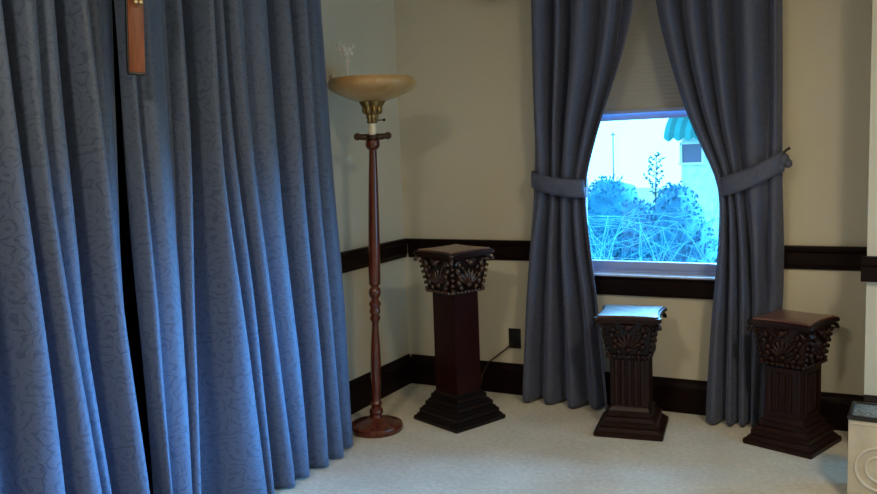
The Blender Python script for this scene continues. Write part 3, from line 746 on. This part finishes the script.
# slender young plant rising between them
t = thing('young_tree', 'slender leafy young tree rising above the shrubs outside the window', 'tree', (.67, 3.60, -.5))
b = B(); tips = []
b.tube([(0, 0, 0), (.01, 0, .8), (.0, 0, 1.5), (.01, 0, 1.80)], [.014, .011, .007, .003], 7)
rnd = random.Random(4)
for k in range(15):
    z = 1.38+.028*k; a = (-1)**k*rnd.uniform(.3, .9); L = rnd.uniform(.07, .15)*(1.1-.045*k)
    e = (L*math.sin(a)*1.3, rnd.uniform(-.05, .05), z+L*.75); b.tube([(0, 0, z), (e[0]*.6, e[1]*.6, z+L*.35), e], [.004, .003, .002], 5); tips.append(((0, 0, z), e))
b.build('stem', M_stem, t)
b = B()
for (s0, e) in tips:
    for j in range(5):
        f_ = .35+.65*j/4; p = Vector(s0).lerp(Vector(e), f_)+Vector((rnd.uniform(-.012, .012), rnd.uniform(-.01, .01), rnd.uniform(-.01, .01)))
        b.ball(p, (.020, .004, .009), (rnd.uniform(-.6, .6), rnd.uniform(-1.2, 1.2), rnd.uniform(0, 3)), sub=1)
b.build('leaves', M_leaf2, t)
# bare twiggy bush in front
def twigs(label, cx, cy, spread, H, n, seed):
    rnd = random.Random(seed); b = B()
    t = thing('bare_bush', label, 'bush', (cx, cy, -.5))
    def grow(p, d, L, r, depth):
        pts = [p]; q = p.copy(); dd = d.copy()
        for _ in range(4):
            dd = (dd+Vector((rnd.uniform(-.27, .27), rnd.uniform(-.1, .1), rnd.uniform(-.10, .12)))).normalized(); q = q+dd*L/4
            if q.z > H: dd.z *= -.2
            if abs(q.y) > .25: dd.y = -.1*math.copysign(1, q.y)
            pts.append(q.copy())
        b.tube(pts, [r, r*.85, r*.75, r*.65, r*.5], 5)
        if depth > 0:
            for j in range(3):
                s0 = pts[rnd.randrange(1, 5)]; nd = (dd+Vector((rnd.uniform(-.9, .9), rnd.uniform(-.4, .4), rnd.uniform(-.25, .45)))).normalized()
                grow(s0, nd, L*rnd.uniform(.45, .7), r*.55, depth-1)
    for k in range(n):
        grow(Vector((rnd.uniform(-.42, .42), rnd.uniform(-.08, .08), 0)), Vector((rnd.uniform(-spread, spread), rnd.uniform(-.1, .1), 1)).normalized(), H*.8, .0062, 3)
    b.build('branches', M_twig, t)
twigs('pale bare branching bush in front of the two evergreen shrubs outside the window', 1.13, .95, .55, 1.40, 20, 11)

# ------------------------------------------------------------------ light
wd = bpy.data.worlds.new('World'); S.world = wd; wd.use_nodes = True
bg = wd.node_tree.nodes['Background']; bg.inputs[0].default_value = (.22, .72, 1.25, 1); bg.inputs[1].default_value = 4.8
def area(name, loc, target, sx, sy, col, power, spread=180):
    L = bpy.data.lights.new(name, 'AREA'); L.shape = 'RECTANGLE'; L.size = sx; L.size_y = sy; L.color = col; L.energy = power
    L.spread = R_(spread)
    o = bpy.data.objects.new(name, L); COL.objects.link(o); o.location = loc
    o.rotation_euler = (Vector(target)-Vector(loc)).to_track_quat('-Z', 'Y').to_euler(); return o
def sun(frm, ang, col, st):
    L = bpy.data.lights.new('sky_and_added_sun', 'SUN'); L.angle = R_(ang); L.color = col; L.energy = st
    o = bpy.data.objects.new('sky_and_added_sun', L); COL.objects.link(o); o.location = (3, 4, 4)
    o.rotation_euler = (-Vector(frm)).to_track_quat('-Z', 'Y').to_euler()
sun((1.2, 3.0, 1.7), 60, (.16, .50, 1.0), 45)
sun((1, .38, .12), 15, (.11, .46, 1.0), 14)  # second sun, added to throw a blue beam on the long curtains
area('ceiling_lamp', (3.3, -2.9, 2.70), (3.3, -2.9, 0), .30, .30, (1, .86, .64), 46)
area('ceiling_lamp', (1.35, -4.3, 2.70), (1.35, -4.3, 0), .30, .30, (1, .86, .66), 46)

# ------------------------------------------------------------------ camera
cd = bpy.data.cameras.new('camera'); cam = bpy.data.objects.new('camera', cd); COL.objects.link(cam); S.camera = cam
cd.sensor_fit = 'HORIZONTAL'; cd.sensor_width = 36; cd.lens = 840.68*36/877; cd.clip_start = .05; cd.clip_end = 200
yaw, pitch, roll = .487996, -.114731, -.037239
right = Vector((math.cos(yaw), math.sin(yaw), 0)); fwd = Vector((-math.sin(yaw)*math.cos(pitch), math.cos(yaw)*math.cos(pitch), math.sin(pitch))); up = right.cross(fwd)
r2 = math.cos(roll)*right+math.sin(roll)*up; u2 = -math.sin(roll)*right+math.cos(roll)*up
m = Matrix((r2, u2, -fwd)).transposed().to_4x4(); m.translation = (2.5655, -4.39095, 1.42); cam.matrix_world = m
S.view_settings.view_transform = 'Standard'; S.view_settings.look = 'None'; S.view_settings.gamma = 1; S.view_settings.use_curve_mapping = False
S.view_settings.exposure = 0.0
S.cycles.max_bounces = 8; S.cycles.diffuse_bounces = 5; S.cycles.sample_clamp_indirect = 6
